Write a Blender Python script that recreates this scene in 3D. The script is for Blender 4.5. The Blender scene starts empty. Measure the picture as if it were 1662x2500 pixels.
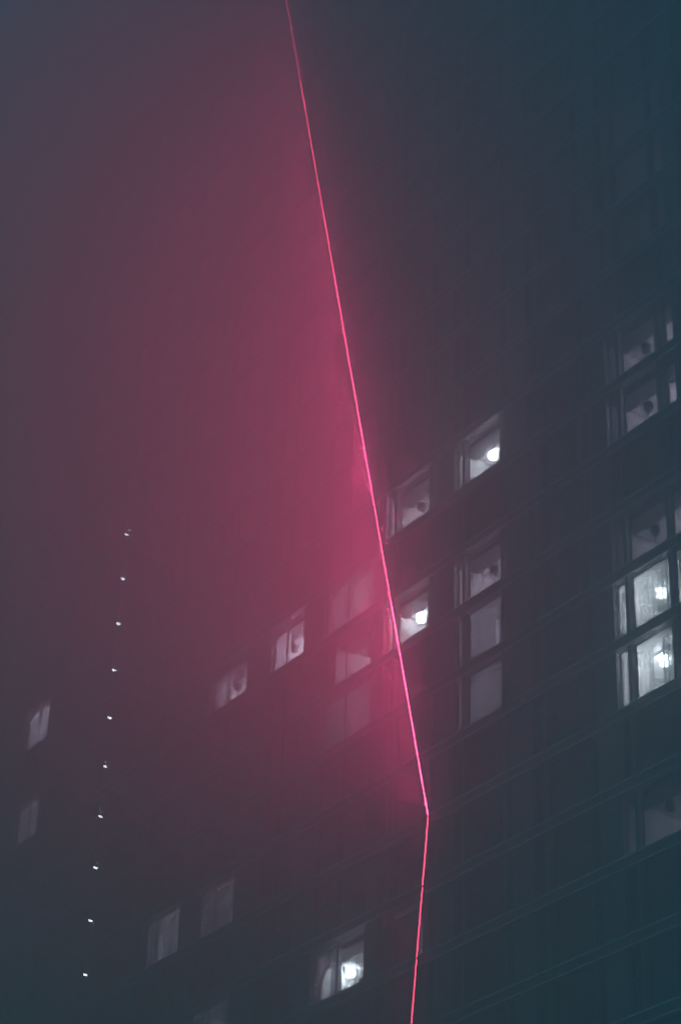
import bpy, bmesh, math, random
from mathutils import Matrix, Vector
random.seed(7)
S = bpy.context.scene
C = S.collection
EYE = 1.6                       # camera height above the ground
DIST = 51.1616                  # camera to facade plane
ZK = 39.1507 + EYE              # level of floor line 0 of the grid
FH = 3.0                        # storey height

# ------------------------------------------------------------------ camera
cd = bpy.data.cameras.new('camera')
cd.sensor_fit = 'VERTICAL'; cd.sensor_height = 36.0; cd.lens = 5493.16 / 2500 * 36
cd.clip_start = 0.5; cd.clip_end = 2000
cam = bpy.data.objects.new('camera', cd); C.objects.link(cam)
RT, UP, FW = (0.570438, 0.820798, 0.029852), (0.422001, -0.324076, 0.846694), (-0.704639, 0.470389, 0.531243)
cam.matrix_world = Matrix(((RT[0], UP[0], -FW[0], 0), (RT[1], UP[1], -FW[1], -DIST), (RT[2], UP[2], -FW[2], EYE), (0, 0, 0, 1)))
S.camera = cam

# ------------------------------------------------------------------ night sky
W = bpy.data.worlds.new('World'); S.world = W; W.use_nodes = True
nt = W.node_tree; bg = nt.nodes['Background']
sky = nt.nodes.new('ShaderNodeTexSky'); sky.sky_type = 'NISHITA'; sky.sun_disc = False
sky.sun_elevation = math.radians(15.0); sky.sun_rotation = math.radians(200)
sky.ozone_density = 1.0; sky.dust_density = 1.0
tint = nt.nodes.new('ShaderNodeMix'); tint.data_type = 'RGBA'; tint.blend_type = 'MULTIPLY'
tint.inputs[0].default_value = 1.0; tint.inputs[7].default_value = (0.05, 0.70, 1.0, 1)
nt.links.new(sky.outputs[0], tint.inputs[6]); nt.links.new(tint.outputs[2], bg.inputs['Color'])
bg.inputs['Strength'].default_value = 0.1

S.render.engine = 'CYCLES'
S.view_settings.view_transform = 'Standard'; S.view_settings.look = 'None'
S.view_settings.exposure = 2.48; S.view_settings.gamma = 1.0; S.view_settings.use_curve_mapping = False
cy = S.cycles
cy.use_denoising = True; cy.denoiser = 'OPENIMAGEDENOISE'
cy.max_bounces = 8; cy.diffuse_bounces = 3; cy.volume_bounces = 0; cy.transparent_max_bounces = 16
cy.glossy_bounces = 2; cy.transmission_bounces = 4
cy.sample_clamp_indirect = 4.0; cy.use_light_tree = True
cy.caustics_reflective = False; cy.caustics_refractive = False

FOG_DENSITY = 0.025
FOG_G = 0.65
SPREAD = 120
TUBE = 10.5
STRIP_WATTS = 143.0
SIDE_WATTS = 44.0              # spill towards the other side
LAMP = 20.0
ROOMS = 3.1

# ------------------------------------------------------------------ materials
def mat(name, col, rough=0.7, noise=0.0, scale=2.0, metallic=0.0, bump=0.0):
    m = bpy.data.materials.new(name); m.use_nodes = True
    n = m.node_tree.nodes; l = m.node_tree.links; b = n['Principled BSDF']
    b.inputs['Base Color'].default_value = (*col, 1); b.inputs['Roughness'].default_value = rough
    b.inputs['Metallic'].default_value = metallic
    if noise:
        tc = n.new('ShaderNodeTexCoord'); ns = n.new('ShaderNodeTexNoise')
        ns.inputs['Scale'].default_value = scale; ns.inputs['Detail'].default_value = 6
        rp = n.new('ShaderNodeValToRGB')
        rp.color_ramp.elements[0].color = (*[c * (1 - noise) for c in col], 1)
        rp.color_ramp.elements[1].color = (*[min(1, c * (1 + noise)) for c in col], 1)
        rp.color_ramp.elements[0].position = 0.3; rp.color_ramp.elements[1].position = 0.7
        l.new(tc.outputs['Object'], ns.inputs['Vector']); l.new(ns.outputs['Fac'], rp.inputs['Fac'])
        l.new(rp.outputs['Color'], b.inputs['Base Color'])
        if bump:
            bp = n.new('ShaderNodeBump'); bp.inputs['Strength'].default_value = bump
            l.new(ns.outputs['Fac'], bp.inputs['Height']); l.new(bp.outputs['Normal'], b.inputs['Normal'])
    return m

def emit(name, col, strength):
    m = bpy.data.materials.new(name); m.use_nodes = True
    n = m.node_tree.nodes; l = m.node_tree.links
    n.remove(n['Principled BSDF'])
    e = n.new('ShaderNodeEmission'); e.inputs['Color'].default_value = (*col, 1); e.inputs['Strength'].default_value = strength
    l.new(e.outputs[0], n['Material Output'].inputs['Surface'])
    return m

def glass_mat():
    m = bpy.data.materials.new('window_glass'); m.use_nodes = True
    n = m.node_tree.nodes; l = m.node_tree.links
    n.remove(n['Principled BSDF'])
    t = n.new('ShaderNodeBsdfTransparent'); t.inputs['Color'].default_value = (0.93, 0.95, 0.95, 1)
    g = n.new('ShaderNodeBsdfGlossy'); g.inputs['Roughness'].default_value = 0.03
    lw = n.new('ShaderNodeLayerWeight'); lw.inputs['Blend'].default_value = 0.5
    pw_ = n.new('ShaderNodeMath'); pw_.operation = 'POWER'; pw_.inputs[1].default_value = 4.0
    f = n.new('ShaderNodeMath'); f.operation = 'MULTIPLY_ADD'; f.inputs[1].default_value = 0.12; f.inputs[2].default_value = 0.015
    l.new(lw.outputs['Facing'], pw_.inputs[0]); l.new(pw_.outputs[0], f.inputs[0])
    mx = n.new('ShaderNodeMixShader')
    l.new(f.outputs[0], mx.inputs[0]); l.new(t.outputs[0], mx.inputs[1]); l.new(g.outputs[0], mx.inputs[2])
    l.new(mx.outputs[0], n['Material Output'].inputs['Surface'])
    return m

def cloth_mat(name, col, clear):
    m = bpy.data.materials.new(name); m.use_nodes = True
    n = m.node_tree.nodes; l = m.node_tree.links
    n.remove(n['Principled BSDF'])
    d = n.new('ShaderNodeBsdfDiffuse'); tl = n.new('ShaderNodeBsdfTranslucent'); tr = n.new('ShaderNodeBsdfTransparent')
    tc = n.new('ShaderNodeTexCoord'); wv = n.new('ShaderNodeTexNoise'); wv.inputs['Scale'].default_value = 9
    rp = n.new('ShaderNodeValToRGB')
    rp.color_ramp.elements[0].color = (*[c * .8 for c in col], 1); rp.color_ramp.elements[1].color = (*col, 1)
    l.new(tc.outputs['Object'], wv.inputs['Vector']); l.new(wv.outputs['Fac'], rp.inputs['Fac'])
    l.new(rp.outputs['Color'], d.inputs['Color']); l.new(rp.outputs['Color'], tl.inputs['Color'])
    m1 = n.new('ShaderNodeMixShader'); m1.inputs[0].default_value = 0.6
    l.new(d.outputs[0], m1.inputs[1]); l.new(tl.outputs[0], m1.inputs[2])
    m2 = n.new('ShaderNodeMixShader'); m2.inputs[0].default_value = clear
    l.new(m1.outputs[0], m2.inputs[1]); l.new(tr.outputs[0], m2.inputs[2])
    l.new(m2.outputs[0], n['Material Output'].inputs['Surface'])
    return m

M = dict(
    spandrel=mat('dark_painted_band', (0.03, 0.036, 0.042), 0.6, .25, 1.2),
    ledge=mat('ledge_metal', (0.42, 0.49, 0.56), 0.45, .15, 2.0),
    pier=mat('pier_render', (0.06, 0.08, 0.10), 0.8, .2, 1.5, bump=.1),
    frame=mat('window_frame', (0.05, 0.052, 0.056), 0.4, .1, 3),
    reveal=mat('reveal_paint', (0.3, 0.31, 0.33), 0.7, .08, 4),
    shell=mat('concrete', (0.16, 0.18, 0.2), 0.85, .25, .6, bump=.15),
    white=mat('room_paint', (0.72, 0.71, 0.72), 0.9, .04, 2),
    ceil=mat('ceiling_paint', (0.62, 0.62, 0.64), 0.9, .03, 2),
    soffit=mat('soffit_baked_shade', (0.13, 0.12, 0.14), 0.8, .08, 4),  # shade under the bulkhead put into the colour, darker than the ceiling
    dark=mat('dark_plastic', (0.04, 0.04, 0.045), 0.5, .1, 6),
    shade_off=mat('unlit_shade', (0.07, 0.065, 0.07), 0.5, .1, 6),  # backlit silhouette put into the colour of the lampshade
    rail=mat('black_aluminium', (0.03, 0.03, 0.035), 0.4, .1, 5, 0.5),
    asphalt=mat('asphalt', (0.05, 0.05, 0.052), 0.9, .3, 1.0, bump=.2),
    box=mat('cardboard', (0.2, 0.15, 0.1), 0.9, .2, 8),
    jar=mat('blue_ceramic', (0.06, 0.08, 0.1), 0.5, .1, 8),
    door=mat('balcony_wall', (0.08, 0.15, 0.24), 0.7, .15, 1.5),
    wood=mat('wood', (0.18, 0.11, 0.06), 0.6, .3, 6),
    glass=glass_mat(),
    sheer=cloth_mat('sheer_cloth', (0.8, 0.8, 0.82), 0.16),
    drape=cloth_mat('drape_cloth', (0.5, 0.5, 0.54), 0.0),
    blackout=cloth_mat('blackout_cloth', (0.1, 0.1, 0.12), 0.0),
    rose=cloth_mat('rose_cloth', (0.55, 0.36, 0.42), 0.0),
)

# ------------------------------------------------------------------ helpers
def new(name, me, parent=None):
    o = bpy.data.objects.new(name, me); C.objects.link(o)
    if parent: o.parent = parent
    return o

class MB:
    def __init__(s): s.v = []; s.f = []; s.mi = []
    def box(s, x0, x1, y0, y1, z0, z1, mi=0):
        b = len(s.v)
        s.v += [(x0, y0, z0), (x1, y0, z0), (x1, y1, z0), (x0, y1, z0), (x0, y0, z1), (x1, y0, z1), (x1, y1, z1), (x0, y1, z1)]
        s.f += [tuple(b + i for i in q) for q in ((0, 3, 2, 1), (4, 5, 6, 7), (0, 1, 5, 4), (1, 2, 6, 5), (2, 3, 7, 6), (3, 0, 4, 7))]
        s.mi += [mi] * 6
        return s
    def tube(s, a, b, r, n=8, mi=0):
        a = Vector(a); b = Vector(b); d = (b - a).normalized()
        e = d.cross(Vector((0, 1, 0))).normalized(); g = d.cross(e)
        k = len(s.v)
        for p in (a, b):
            for i in range(n):
                t = 2 * math.pi * i / n
                s.v.append(tuple(p + e * (r * math.cos(t)) + g * (r * math.sin(t))))
        for i in range(n):
            j = (i + 1) % n
            s.f.append((k + i, k + j, k + n + j, k + n + i)); s.mi.append(mi)
        s.f.append(tuple(k + n - 1 - i for i in range(n))); s.f.append(tuple(k + n + i for i in range(n))); s.mi += [mi, mi]
        return s
    def lathe(s, prof, n=24, mi=0, c=(0, 0, 0)):
        k = len(s.v)
        for r, z in prof:
            for i in range(n):
                t = 2 * math.pi * i / n
                s.v.append((c[0] + r * math.cos(t), c[1] + r * math.sin(t), c[2] + z))
        for q in range(len(prof) - 1):
            for i in range(n):
                j = (i + 1) % n
                s.f.append((k + q * n + i, k + q * n + j, k + (q + 1) * n + j, k + (q + 1) * n + i)); s.mi.append(mi)
        s.f.append(tuple(k + n - 1 - i for i in range(n))); s.mi.append(mi)
        q = (len(prof) - 1) * n
        s.f.append(tuple(k + q + i for i in range(n))); s.mi.append(mi)
        return s
    def mesh(s, name, mats, smooth=False):
        me = bpy.data.meshes.new(name); me.from_pydata(s.v, [], s.f)
        for m in (mats if isinstance(mats, (list, tuple)) else [mats]): me.materials.append(m)
        me.polygons.foreach_set('material_index', s.mi)
        if smooth: me.polygons.foreach_set('use_smooth', [True] * len(s.f))
        me.update(); return me
    def obj(s, name, mats, parent=None, smooth=False):
        return new(name, s.mesh(name, mats, smooth), parent)

def empty(name, loc=(0, 0, 0)):
    o = new(name, None); o.location = loc; o.empty_display_size = .3; return o
def tag(o, label, cat, group=None):
    o['label'] = label; o['category'] = cat
    if group: o['group'] = group
    return o
def floor_z(k): return ZK + FH * k

# ------------------------------------------------------------------ ground
g = MB().box(-186, 68, -86, 46, -0.5, 0).obj('ground', M['asphalt']); g['kind'] = 'structure'

# ------------------------------------------------------------------ tower shell
KLO, KHI = -6, 31
UL, UR = -139.0, -48.0
ROOF = floor_z(KHI) + 0.1
tower = tag(empty('apartment_tower', (0, 0, 0)), 'tall dark residential tower with ribbon windows rising into fog', 'building')
# one list per bay: openings (left, right, [mullions]) on the facade plane
BAYS = [
    [(-57.3, -56.6, []), (-56.42, -54.1, []), (-53.95, -53.1, [])],
    [(-62.4, -61.75, []), (-61.5, -59.15, []), (-59.0, -58.5, [])],
    [(-67.6, -67.0, []), (-66.82, -64.33, []), (-64.12, -63.75, [])],
    [(-72.85, -72.15, []), (-71.95, -69.48, []), (-69.25, -68.85, [])],
    [(-77.8, -73.75, [-76.1])],
    [(-82.35, -79.45, [-81.25])],
    [(-88.0, -84.47, [-86.55])],
    [(-93.0, -89.42, [-92.0])],
    [(-97.6, -94.3, [-96.2])],
    [(-104.8, -101.6, [-103.4])],
    [(-109.2, -106.25, [-107.8])],
    [(-114.3, -111.3, [-113.0])],
    [(-119.4, -116.4, [-118.1])],
    [(-124.4, -121.4, [-123.1])],
    [(-129.5, -126.5, [-128.2])],
    [(-134.6, -131.6, [-133.3])],
    [(-52.2, -51.7, []), (-51.4, -49.0, [])],
]
SLOT = (-99.3, -98.15)
PARTY = [-58.0, -63.1, -68.2, -73.3, -78.6, -83.4, -88.7, -93.6, -97.95, -101.2, -105.5, -110.2, -115.3, -120.4, -125.4, -130.5, -135.5, -52.65]
allop = sorted([o for b in BAYS for o in b] + [(SLOT[0], SLOT[1], [])])
REC = 0.25
podium = MB().box(UL, UR, 0, 16, 0, floor_z(KLO) - 0.4).obj('podium_wall', M['shell'], tower)
MB().box(UL, UL + .3, .3, 16, floor_z(KLO) - .4, ROOF).obj('end_wall', M['shell'], tower)
MB().box(UR - .3, UR, .3, 16, floor_z(KLO) - .4, ROOF).obj('end_wall', M['shell'], tower)
MB().box(UL + .3, UR - .3, 15.7, 16, floor_z(KLO) - .4, ROOF).obj('rear_wall', M['shell'], tower)
MB().box(UL + .3, UR - .3, 5.6, 5.8, floor_z(KLO) - .4, ROOF).obj('core_wall', M['white'], tower)
MB().box(UL, UR, 0, 16, ROOF, ROOF + .4).box(UL, UR, 0, .25, ROOF + .4, ROOF + 1.5).obj('roof', M['shell'], tower)

def share(name, mesh, parent, loc=(0, 0, 0)):
    o = new(name, mesh, parent); o.location = loc; return o

sp = MB().box(UL, UR, 0, REC - .005, -.39, .09).mesh('spandrel', M['spandrel'])
l1 = MB().box(UL, UR, -.06, -.001, .035, .095).mesh('ledge', M['ledge'])
l2 = MB().box(UL, UR, -.06, -.001, -.39, -.33).mesh('ledge', M['ledge'])
rv = MB().box(UL, UR, .01, REC - .01, -.397, -.392).mesh('head_lining', M['reveal'])
sl = MB().box(UL + .31, UR - .31, REC + .1, 5.59, -.38, 0).mesh('floor_slab', M['ceil'])
for k in range(KLO, KHI + 1):
    z = floor_z(k)
    share('spandrel', sp, tower, (0, 0, z)); share('ledge', l1, tower, (0, 0, z)); share('ledge', l2, tower, (0, 0, z))
    share('floor_slab', sl, tower, (0, 0, z))
    if k <= 10: share('head_lining', rv, tower, (0, 0, z))
# piers stand between the openings, a little behind the bands
edge = UL
for (a, b, _m) in allop + [(UR, UR, [])]:
    if a - edge > .02:
        MB().box(edge, a, .02, REC - .012, floor_z(KLO), ROOF).obj('pier', M['pier'], tower)
    edge = b
pw = MB().box(-.07, .07, REC + .11, 5.58, floor_z(KLO) + .002, ROOF - .002).mesh('party_wall', M['white'])
pd = MB().box(-.07, .07, REC + .11, 5.58, floor_z(KLO) + .002, ROOF - .002).mesh('party_wall', M['door'])
for u in PARTY: share('party_wall', pd if u in (-97.95, -101.2) else pw, tower, (u, 0, 0))
# rear of the wall: closes the gap behind piers so that no light leaks between rooms and the outside
# ------------------------------------------------------------------ windows
Y0, Y1 = REC, REC + .06
def frame_into(mb, a, b, mul, z, mi=0):
    zb, zt = z + .09, z + FH - .40
    mb.box(a, b, Y0, Y1, zb, zb + .07, mi); mb.box(a, b, Y0, Y1, zt - .03, zt, mi)
    xs = [a] + mul + [b]
    mb.box(a, a + .05, Y0, Y1, zb + .07, zt - .03, mi); mb.box(b - .05, b, Y0, Y1, zb + .07, zt - .03, mi)
    for m in mul: mb.box(m - .045, m + .045, Y0, Y1, zb + .07, zt - .03, mi)
    ps = []
    L = a + .05
    for m in mul + [None]:
        R_ = (m - .045) if m is not None else b - .05
        ps.append((L, R_)); L = (m + .045) if m is not None else 0
    return ps, zb + .07, zt - .03
win_lab = {}
KIND_HI = 6
far = MB(); farg = MB()
wf = {}
bay_i = 0
for bi, bay in enumerate(BAYS):
    for oi, (a, b, mul) in enumerate(bay):
        # behind piers the frames are a hair wider than the opening
        near = bi <= 10
        mb = MB(); ps, zb, zt = frame_into(mb, a - .01, b + .01, mul, 0)
        mb.box(a + .001, a + .008, .03, REC - .002, .1, FH - .4, 1)
        mb.box(b - .008, b - .001, .03, REC - .002, .1, FH - .4, 1)
        fm = mb.mesh('window', [M['frame'], M['reveal']])
        pm = [MB().box(L, R_, .275, .285, zb, zt).mesh('pane', M['glass']) for L, R_ in ps]
        for k in range(KLO, KHI):
            if near and -5 <= k <= KIND_HI:
                w = share('window', fm, tower, (0, 0, floor_z(k)))
                wf[(bi, oi, k)] = w
                for m_ in pm: share('pane', m_, w)
            else:
                frame_into(far, a - .01, b + .01, mul, floor_z(k))
                for L, R_ in ps: farg.box(L, R_, .275, .285, floor_z(k) + zb, floor_z(k) + zt)
o = far.obj('upper_window_frames', M['frame'], tower); o['kind'] = 'stuff'
o = farg.obj('upper_window_panes', M['glass'], tower); o['kind'] = 'stuff'

# balcony slot with its back and parapets
MB().box(SLOT[0] - 2.2, SLOT[1] + .45, 2.0, 2.1, floor_z(KLO) + .003, ROOF - .003).obj('balcony_wall', M['door'], tower)

# ------------------------------------------------------------------ things inside the lit flats
lamp_base = MB().lathe([(.07, 0), (.13, -.01), (.13, -.035), (.05, -.05)][::-1], 20).mesh('base', M['white'], True)
prof = [(.15, -.40), (.185, -.385), (.2, -.35), (.2, -.10), (.185, -.065), (.15, -.05)]
shade_on = MB().lathe(prof, 24).mesh('shade', emit('lamp_glow', (0.82, 0.93, 1.0), LAMP), True)
shade_off = MB().lathe(prof, 24).mesh('shade', M['shade_off'], True)
cord = MB().tube((-.1, .05, -1.15), (-.1, .05, -.39), .012, 6).mesh('pull_cord', M['dark'])
def lamp(u, y, z, on, label):
    t = empty('ceiling_lamp', (u, y, z))
    tag(t, label, 'lamp', 'drum lamps on the ceilings of the flats')
    share('base', lamp_base, t); share('shade', shade_on if on else shade_off, t); 
    if not on: share('pull_cord', cord, t)
    return t
def glow(u, y, z, watts, col=(0.92, 0.80, 1.0), size=.15):
    l = bpy.data.lights.new('room_light', 'POINT'); l.energy = watts * ROOMS; l.color = col; l.shadow_soft_size = size
    o = new('room_light', l); o.location = (u, y, z)
def curtain(a, b, k, label, m='sheer', z0=.12, z1=2.45, y=.5, pleat=.16, amp=.035, sweep=0.0):
    """hanging cloth; sweep pulls the lower edge of the b side towards a"""
    n = max(6, int((b - a) / pleat * 8)); rows = 8
    mb = MB(); z = floor_z(k)
    ph = random.random() * 6
    for r in range(rows + 1):
        t = r / rows
        bb = b + (a - b) * sweep * (math.sin(min(1, (1 - t) * 1.4) * math.pi / 2) ** 1.5)
        for i in range(n + 1):
            x = a + (bb - a) * i / n
            yy = y + amp * math.sin(2 * math.pi * i / 8 + ph + .5 * math.sin(i * .7)) + .012 * math.sin(3 * t + i)
            mb.v.append((x, yy, z + z0 + (z1 - z0) * t))
    for r in range(rows):
        for i in range(n):
            q = r * (n + 1) + i
            mb.f.append((q, q + 1, q + n + 2, q + n + 1)); mb.mi.append(0)
    o = mb.obj('curtain', M[m], None, True)
    return tag(o, label, 'curtain', 'curtains in the lit windows')
def bulkhead(a, b, k, y1=1.32, deep=.85):
    z = floor_z(k)
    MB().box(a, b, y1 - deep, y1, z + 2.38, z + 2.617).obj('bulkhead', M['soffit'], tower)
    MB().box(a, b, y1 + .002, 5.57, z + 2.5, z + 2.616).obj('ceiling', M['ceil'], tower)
def partition(u, k, y0=REC + .1):
    z = floor_z(k)
    MB().box(u - .1, u, y0, 5.57, z + .002, z + 2.618).obj('partition', M['white'], tower)

def z_c(k): return floor_z(k) + 2.5
BR = {0: -54.1, 1: -59.15, 2: -64.33, 3: -69.48, 4: -73.75, 5: -79.45, 6: -84.47, 7: -89.42, 10: -106.25}
def room(bay, k, pent=True, y1=1.32, wall=-3.35):
    i = PARTY.index({0: -58.0, 1: -63.1, 2: -68.2, 3: -73.3, 4: -78.6, 5: -83.4, 6: -88.7, 7: -93.6, 10: -110.2}[bay])
    left = PARTY[i]; right = {0: -52.65, 10: -105.5}.get(bay, PARTY[i - 1] if i else None)
    if not pent: MB().box(left + .08, right - .08, 1.3, 5.57, z_c(k), z_c(k) + .116).obj('ceiling', M['ceil'], tower)
    if wall and BR[bay] + wall > left + .2:
        partition(BR[bay] + wall, k); left = BR[bay] + wall
    if pent: bulkhead(left + .08, right - .08, k, y1)
    return left, right

ORD = {}
# --- lamps that are switched on, then fill lights added to their rooms
room(2, 5); lamp(-66.67, 1.5, floor_z(5) + 2.5, True, 'glowing drum lamp in the highest window with a lit lamp')
room(3, 3); lamp(-72.12, 1.58, floor_z(3) + 2.5, True, 'glowing drum lamp in the window crossed by the red light strip')
room(4, -2, y1=1.5, wall=None); lamp(-78.0, 2.3, floor_z(-2) + 2.5, True, 'glowing drum lamp beside a swept drape, low near the bottom edge')
room(0, 1, False, wall=None); lamp(-56.2, 1.55, floor_z(1) + 2.5, True, 'glowing drum lamp behind the fully closed pleated sheer curtain')
room(0, 0, False, wall=None); lamp(-56.2, 1.55, floor_z(0) + 2.5, True, 'glowing drum lamp behind the parted pleated sheer curtain')
glow(-66.0, 1.1, floor_z(5) + 1.5, 9)  # added fill, brightens the head reveal and jambs
glow(-71.2, 1.1, floor_z(3) + 1.5, 8)  # added fill for the reveals of this window too
glow(-76.2, 1.3, floor_z(-2) + 1.5, 5)  # added fill, lifts the drape on the left pane
for k in (0, 1): glow(-56.6, 1.3, floor_z(k) + 1.6, 16, (.9, .95, 1))  # added fill, makes the sheer pleats brighter
# --- rooms with the lamp off and another light on
OFF = [
    (3, 5, 26, 'unlit drum lamp with pull cord, left of and below the highest glowing lamp'),
    (2, 3, 12, 'unlit drum lamp directly above two dim curtained windows'),
    (5, 4, 60, 'unlit drum lamp in the bright dim window left of the red strip'),
    (6, 4, 26, 'unlit drum lamp in the farthest left flat with a visible ceiling'),
    (4, 3, 9, 'unlit drum lamp in a red-tinted flat between two curtained windows'),
    (0, 2, 4.5, 'unlit drum lamp above the two glowing sheer curtains at right'),
    (0, 4, 8, 'unlit drum lamp in the second highest flat at the right edge'),
    (0, 5, 6.5, 'unlit drum lamp in the highest flat at the right edge'),
    (0, -2, 1.6, 'unlit drum lamp in the grey flat low at the right edge'),
]
for bay, k, w, lab in OFF:
    L, R_ = room(bay, k, wall=-3.35 if bay in (0, 2, 3) else (-3.3 if bay == 4 else None))
    u = BR[bay] - {2: 2.4, 3: 2.68, 5: 3.3, 6: 3.4}.get(bay, 2.3)
    lamp(u, 1.6, floor_z(k) + 2.5, False, lab)
    glow((L + R_) / 2 + .3, 3.5, floor_z(k) + 1.8, w * 3)
# --- curtained dim rooms
DIM = [(2, 2, 18), (2, 1, 11), (4, 4, 20), (4, 2, 10), (7, 0, 15), (6, 0, 9), (10, 6, 75), (10, 4, 18), (6, -2, 6), (3, -2, 4)]
for bay, k, w in DIM:
    room(bay, k, False, wall=None)
    glow(BR[bay] - 2.0, 2.6, floor_z(k) + 1.7, w)
curtain(-67.5, -67.08, 5, 'narrow gathered curtain left of the highest glowing lamp', 'sheer', pleat=.12)
curtain(-72.68, -72.22, 3, 'narrow gathered curtain left of the glowing lamp beside the red strip', 'sheer', pleat=.12)
for k, w in ((2, 'the flat just above the glowing curtains'), (4, 'the second highest flat'), (5, 'the highest flat')):
    curtain(-57.92, -57.1, k, 'added narrow curtain dimming the side pane of ' + w + ' at right', 'drape', pleat=.12)  # added cloth that dims the narrow left panes
for k, w in ((4, 'the second highest flat'), (5, 'the highest flat')):
    curtain(-54.75, -53.95, k, 'added curtain blocking light right of the unlit lamp in ' + w + ' at right', 'blackout', pleat=.12)  # added dark cloth, keeps room light out of the narrow right panes
curtain(-57.9, -53.0, 1, 'fully closed pleated sheer curtain glowing at right, upper of two', 'sheer', pleat=.26, amp=.07)
curtain(-57.9, -55.62, 0, 'left half of the parted glowing sheer curtain at right', 'sheer', pleat=.26, amp=.07)
curtain(-55.15, -53.0, 0, 'right half of the parted glowing sheer curtain at right', 'sheer', pleat=.26, amp=.07)
curtain(-68.1, -65.35, 2, 'dim mauve curtain with an open gap, below the unlit lamp flat', 'drape')
curtain(-65.15, -63.3, 2, 'narrow dim mauve curtain right of the gap below the unlit lamp flat', 'drape')
curtain(-68.1, -63.3, 1, 'plain closed mauve curtain, lowest in its lit column', 'drape', amp=.015)
curtain(-78.2, -76.6, -2, 'drape swept aside beside the lowest glowing lamp', 'rose', sweep=.55, y=.42)
curtain(-77.0, -76.15, -2, 'flat grey curtain covering the pane left of the lowest lamp', 'drape', amp=.015, y=.55)
curtain(-78.4, -73.5, 4, 'closed curtain across both panes, highest of the red-tinted column', 'drape', amp=.015)
curtain(-78.4, -73.5, 2, 'closed curtain across both panes, lowest of the red-tinted column', 'drape', amp=.015)
curtain(-83.0, -81.3, 4, 'dim curtain on the left pane beside a bright ceiling', 'drape')
curtain(-88.5, -86.6, 4, 'dim curtain on the left pane of the farthest lit flat', 'drape')
curtain(-93.4, -92.05, 0, 'pale curtain on the left pane, lower left flat', 'drape')
curtain(-91.65, -89.3, 0, 'pleated pale curtain on the right pane, lower left flat', 'drape', pleat=.3, amp=.06)
curtain(-88.4, -86.6, 0, 'faint curtain on the left pane right of the pale curtains', 'drape')
curtain(-86.5, -84.3, 0, 'faint curtain on the right pane right of the pale curtains', 'drape')
curtain(-109.8, -107.0, 6, 'dim curtain beside a bright gap, far left window', 'drape')
curtain(-109.8, -105.8, 4, 'faint blue curtain in the lower far left window', 'drape')
curtain(-88.4, -84.3, -2, 'faint curtain in the lowest dim window, below the pale curtains', 'drape')
curtain(-73.2, -70.55, -2, 'dark curtain left of a narrow bright gap behind the red strip', 'blackout')
curtain(-70.25, -68.3, -2, 'dark curtain right of a narrow bright gap behind the red strip', 'blackout')

# --- faint lights higher up at the right edge
for k, w in ((7, .5), (8, 1.1), (9, .8)): glow(-55.5, 2.6, floor_z(k) + 1.2, w)

# --- things on the window sills
def sill_box(u0, u1, k, h, name, label, m):
    z = floor_z(k) + .09
    t = empty(name, ((u0 + u1) / 2, .42, z)); w = (u1 - u0) / 2
    tag(t, label, name.split('_')[-1])
    if m == 'jar':
        MB().lathe([(w * .7, 0), (w, h * .2), (w, h * .7), (w * .5, h * .85)], 16).obj('body', M['jar'], t, True)
        MB().lathe([(w * .55, h * .852), (w * .55, h)], 16).obj('lid', M['dark'], t)
    else:
        MB().box(-w, w, -.06, .12, 0, h * .9).obj('body', M['box'], t)
        MB().box(-w - .01, w + .01, -.07, .13, h * .902, h).obj('lid', M['box'], t)
# sills inside
for bay, k in ((4, -2), (0, 4), (0, -2), (3, 5), (2, 3)):
    o = wf[(bay, 0 if bay == 4 else 1, k)]
    a, b, _ = BAYS[bay][0 if bay == 4 else 1]
    MB().box(a, b, Y1 + .002, .6, .06, .088).obj('sill', M['white'], o)
sill_box(-75.75, -75.55, -2, .38, 'storage_jar', 'dark jar on the sill under the lowest glowing lamp', 'jar')
sill_box(-74.5, -74.0, -2, .42, 'storage_box', 'dark box on the sill right of the lowest glowing lamp', 'box')
sill_box(-55.75, -55.5, 4, .3, 'sill_box', 'small dark box on the sill of the second highest right flat', 'box')
sill_box(-55.5, -55.1, -2, .3, 'sill_jar', 'dark jar on the sill of the grey flat at right', 'jar')

# ------------------------------------------------------------------ balcony lamps in the slot at the left
bar_glow = emit('bar_glow', (0.82, 0.93, 1.0), 3.6)
bar = MB().box(-.05, .05, -.16, .16, -.10, -.03).mesh('diffuser', bar_glow)
hold = MB().box(-.07, .07, -.2, .2, -.029, 0).mesh('base', M['white'])
NTH = ['lowest', 'second lowest', 'third lowest', 'fourth lowest', 'fifth lowest', 'sixth lowest', 'fifth from the top', 'fourth from the top', 'third from the top', 'second from the top', 'topmost']
for i in range(0, 10):
    k = i
    t = empty('balcony_lamp', (-100.65, 1.0, floor_z(k) + 2.5 - .0))
    lab = NTH[i] if i < 6 else NTH[i + 1]
    tag(t, 'small white bar lamp, ' + lab + ' of the vertical row at left', 'lamp', 'bar lamps in the balcony column')
    share('base', hold, t); share('diffuser', bar, t)

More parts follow.
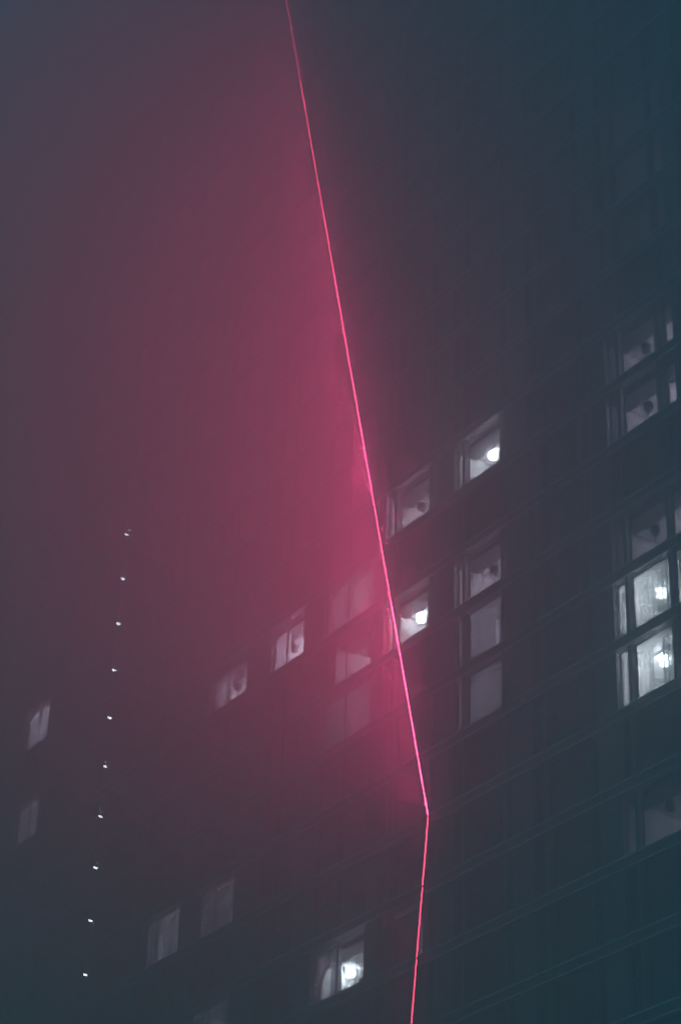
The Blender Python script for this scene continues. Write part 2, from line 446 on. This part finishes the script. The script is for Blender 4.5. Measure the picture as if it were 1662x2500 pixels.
# ------------------------------------------------------------------ red light strip
PROUD = 0.16
SC = (DIST - PROUD) / DIST
def pt(u, zrel): return Vector((u * SC, -PROUD, EYE + (zrel) * SC))
def strip_point(k):
    u = -69.28 + (-.7727 * k if k >= 0 else .3405 * k)
    return pt(u, 39.1507 + FH * k)
LEVEL = {-7: .28, -6: .28, -5: .28, -4: .28, -3: .28, -2: .3, -1: .35, 0: .9, 1: .9, 2: .9, 3: .9, 4: .6, 5: .6, 6: .65, 7: .85, 8: .6, 9: .55, 10: .5, 11: .48, 12: .42, 13: .36, 14: .38, 15: .36, 16: .38}
POWER = [(-7, .035), (-3, .06), (-1, .28), (0, .6), (2, 1.25), (4, 1.2), (9, 1), (13, .75), (17, .35), (20, .1), (31, .01)]
SPILL = [(-7, .03), (-3, .05), (-1, .12), (1, .5), (3, .9), (10, 1), (16, .5), (20, .15), (31, .03)]
def power(k, P):
    for (k0, p0), (k1, p1) in zip(P, P[1:]):
        if k0 <= k <= k1: return p0 + (p1 - p0) * (k - k0) / (k1 - k0)
RED = (1.0, 0.045, 0.21)        # what the strip throws into the fog
PINK = (1.0, 0.07, 0.18)        # its diffuser
base = strip_point(-7)
strip = tag(empty('light_strip', base), 'thin glowing red light strip bent in the middle of the tower facade', 'light strip')
mats = {}
for k in range(-7, 30):
    lv = LEVEL.get(k, .16)
    if lv not in mats: mats[lv] = emit('red_glow', PINK, TUBE * lv)
    a, b = strip_point(k) - base, strip_point(k + 1) - base
    d = (b - a).normalized()
    MB().tube(a + d * .05, b - d * .05, .025, 6).obj('light_tube', mats[lv], strip)
    off = Vector((0, .062, 0))
    MB().tube(a + off + d * .005, b + off - d * .005, .03, 6).obj('mounting_rail', M['rail'], strip)
    MB().tube(a - d * .035, a + d * .035, .02, 6).obj('end_cap', M['rail'], strip)
    # the light that the diffuser throws outwards: a main lobe and a weaker spill to the other side
    for face, watts, spread in (((-.3, -1, 1.0), STRIP_WATTS * power(k, POWER), SPREAD), ((.6, -1, .7), SIDE_WATTS * power(k, SPILL), 140)):
        l = bpy.data.lights.new('strip_light', 'AREA'); l.shape = 'RECTANGLE'; l.size = .05; l.size_y = (b - a).length - .1
        l.energy = watts; l.color = RED; l.spread = math.radians(spread)
        z = -Vector(face); z = (z - d * z.dot(d)).normalized(); x = d.cross(z)
        o = new('strip_light', l, strip)
        o.matrix_local = Matrix(((x[0], d[0], z[0], 0), (x[1], d[1], z[1], 0), (x[2], d[2], z[2], 0), (0, 0, 0, 1)))
        o.location = (a + b) / 2 - z * .035

# ------------------------------------------------------------------ fog
fm = bpy.data.materials.new('fog'); fm.use_nodes = True
n = fm.node_tree.nodes; n.remove(n['Principled BSDF'])
pv = n.new('ShaderNodeVolumePrincipled')
pv.inputs['Color'].default_value = (0.95, 0.96, 0.97, 1); pv.inputs['Density'].default_value = FOG_DENSITY
pv.inputs['Anisotropy'].default_value = FOG_G
fm.node_tree.links.new(pv.outputs[0], n['Material Output'].inputs['Volume'])
h = MB().box(-195, 78, -95, 52, -1.5, ROOF + 3).obj('haze', fm); h['kind'] = 'stuff'
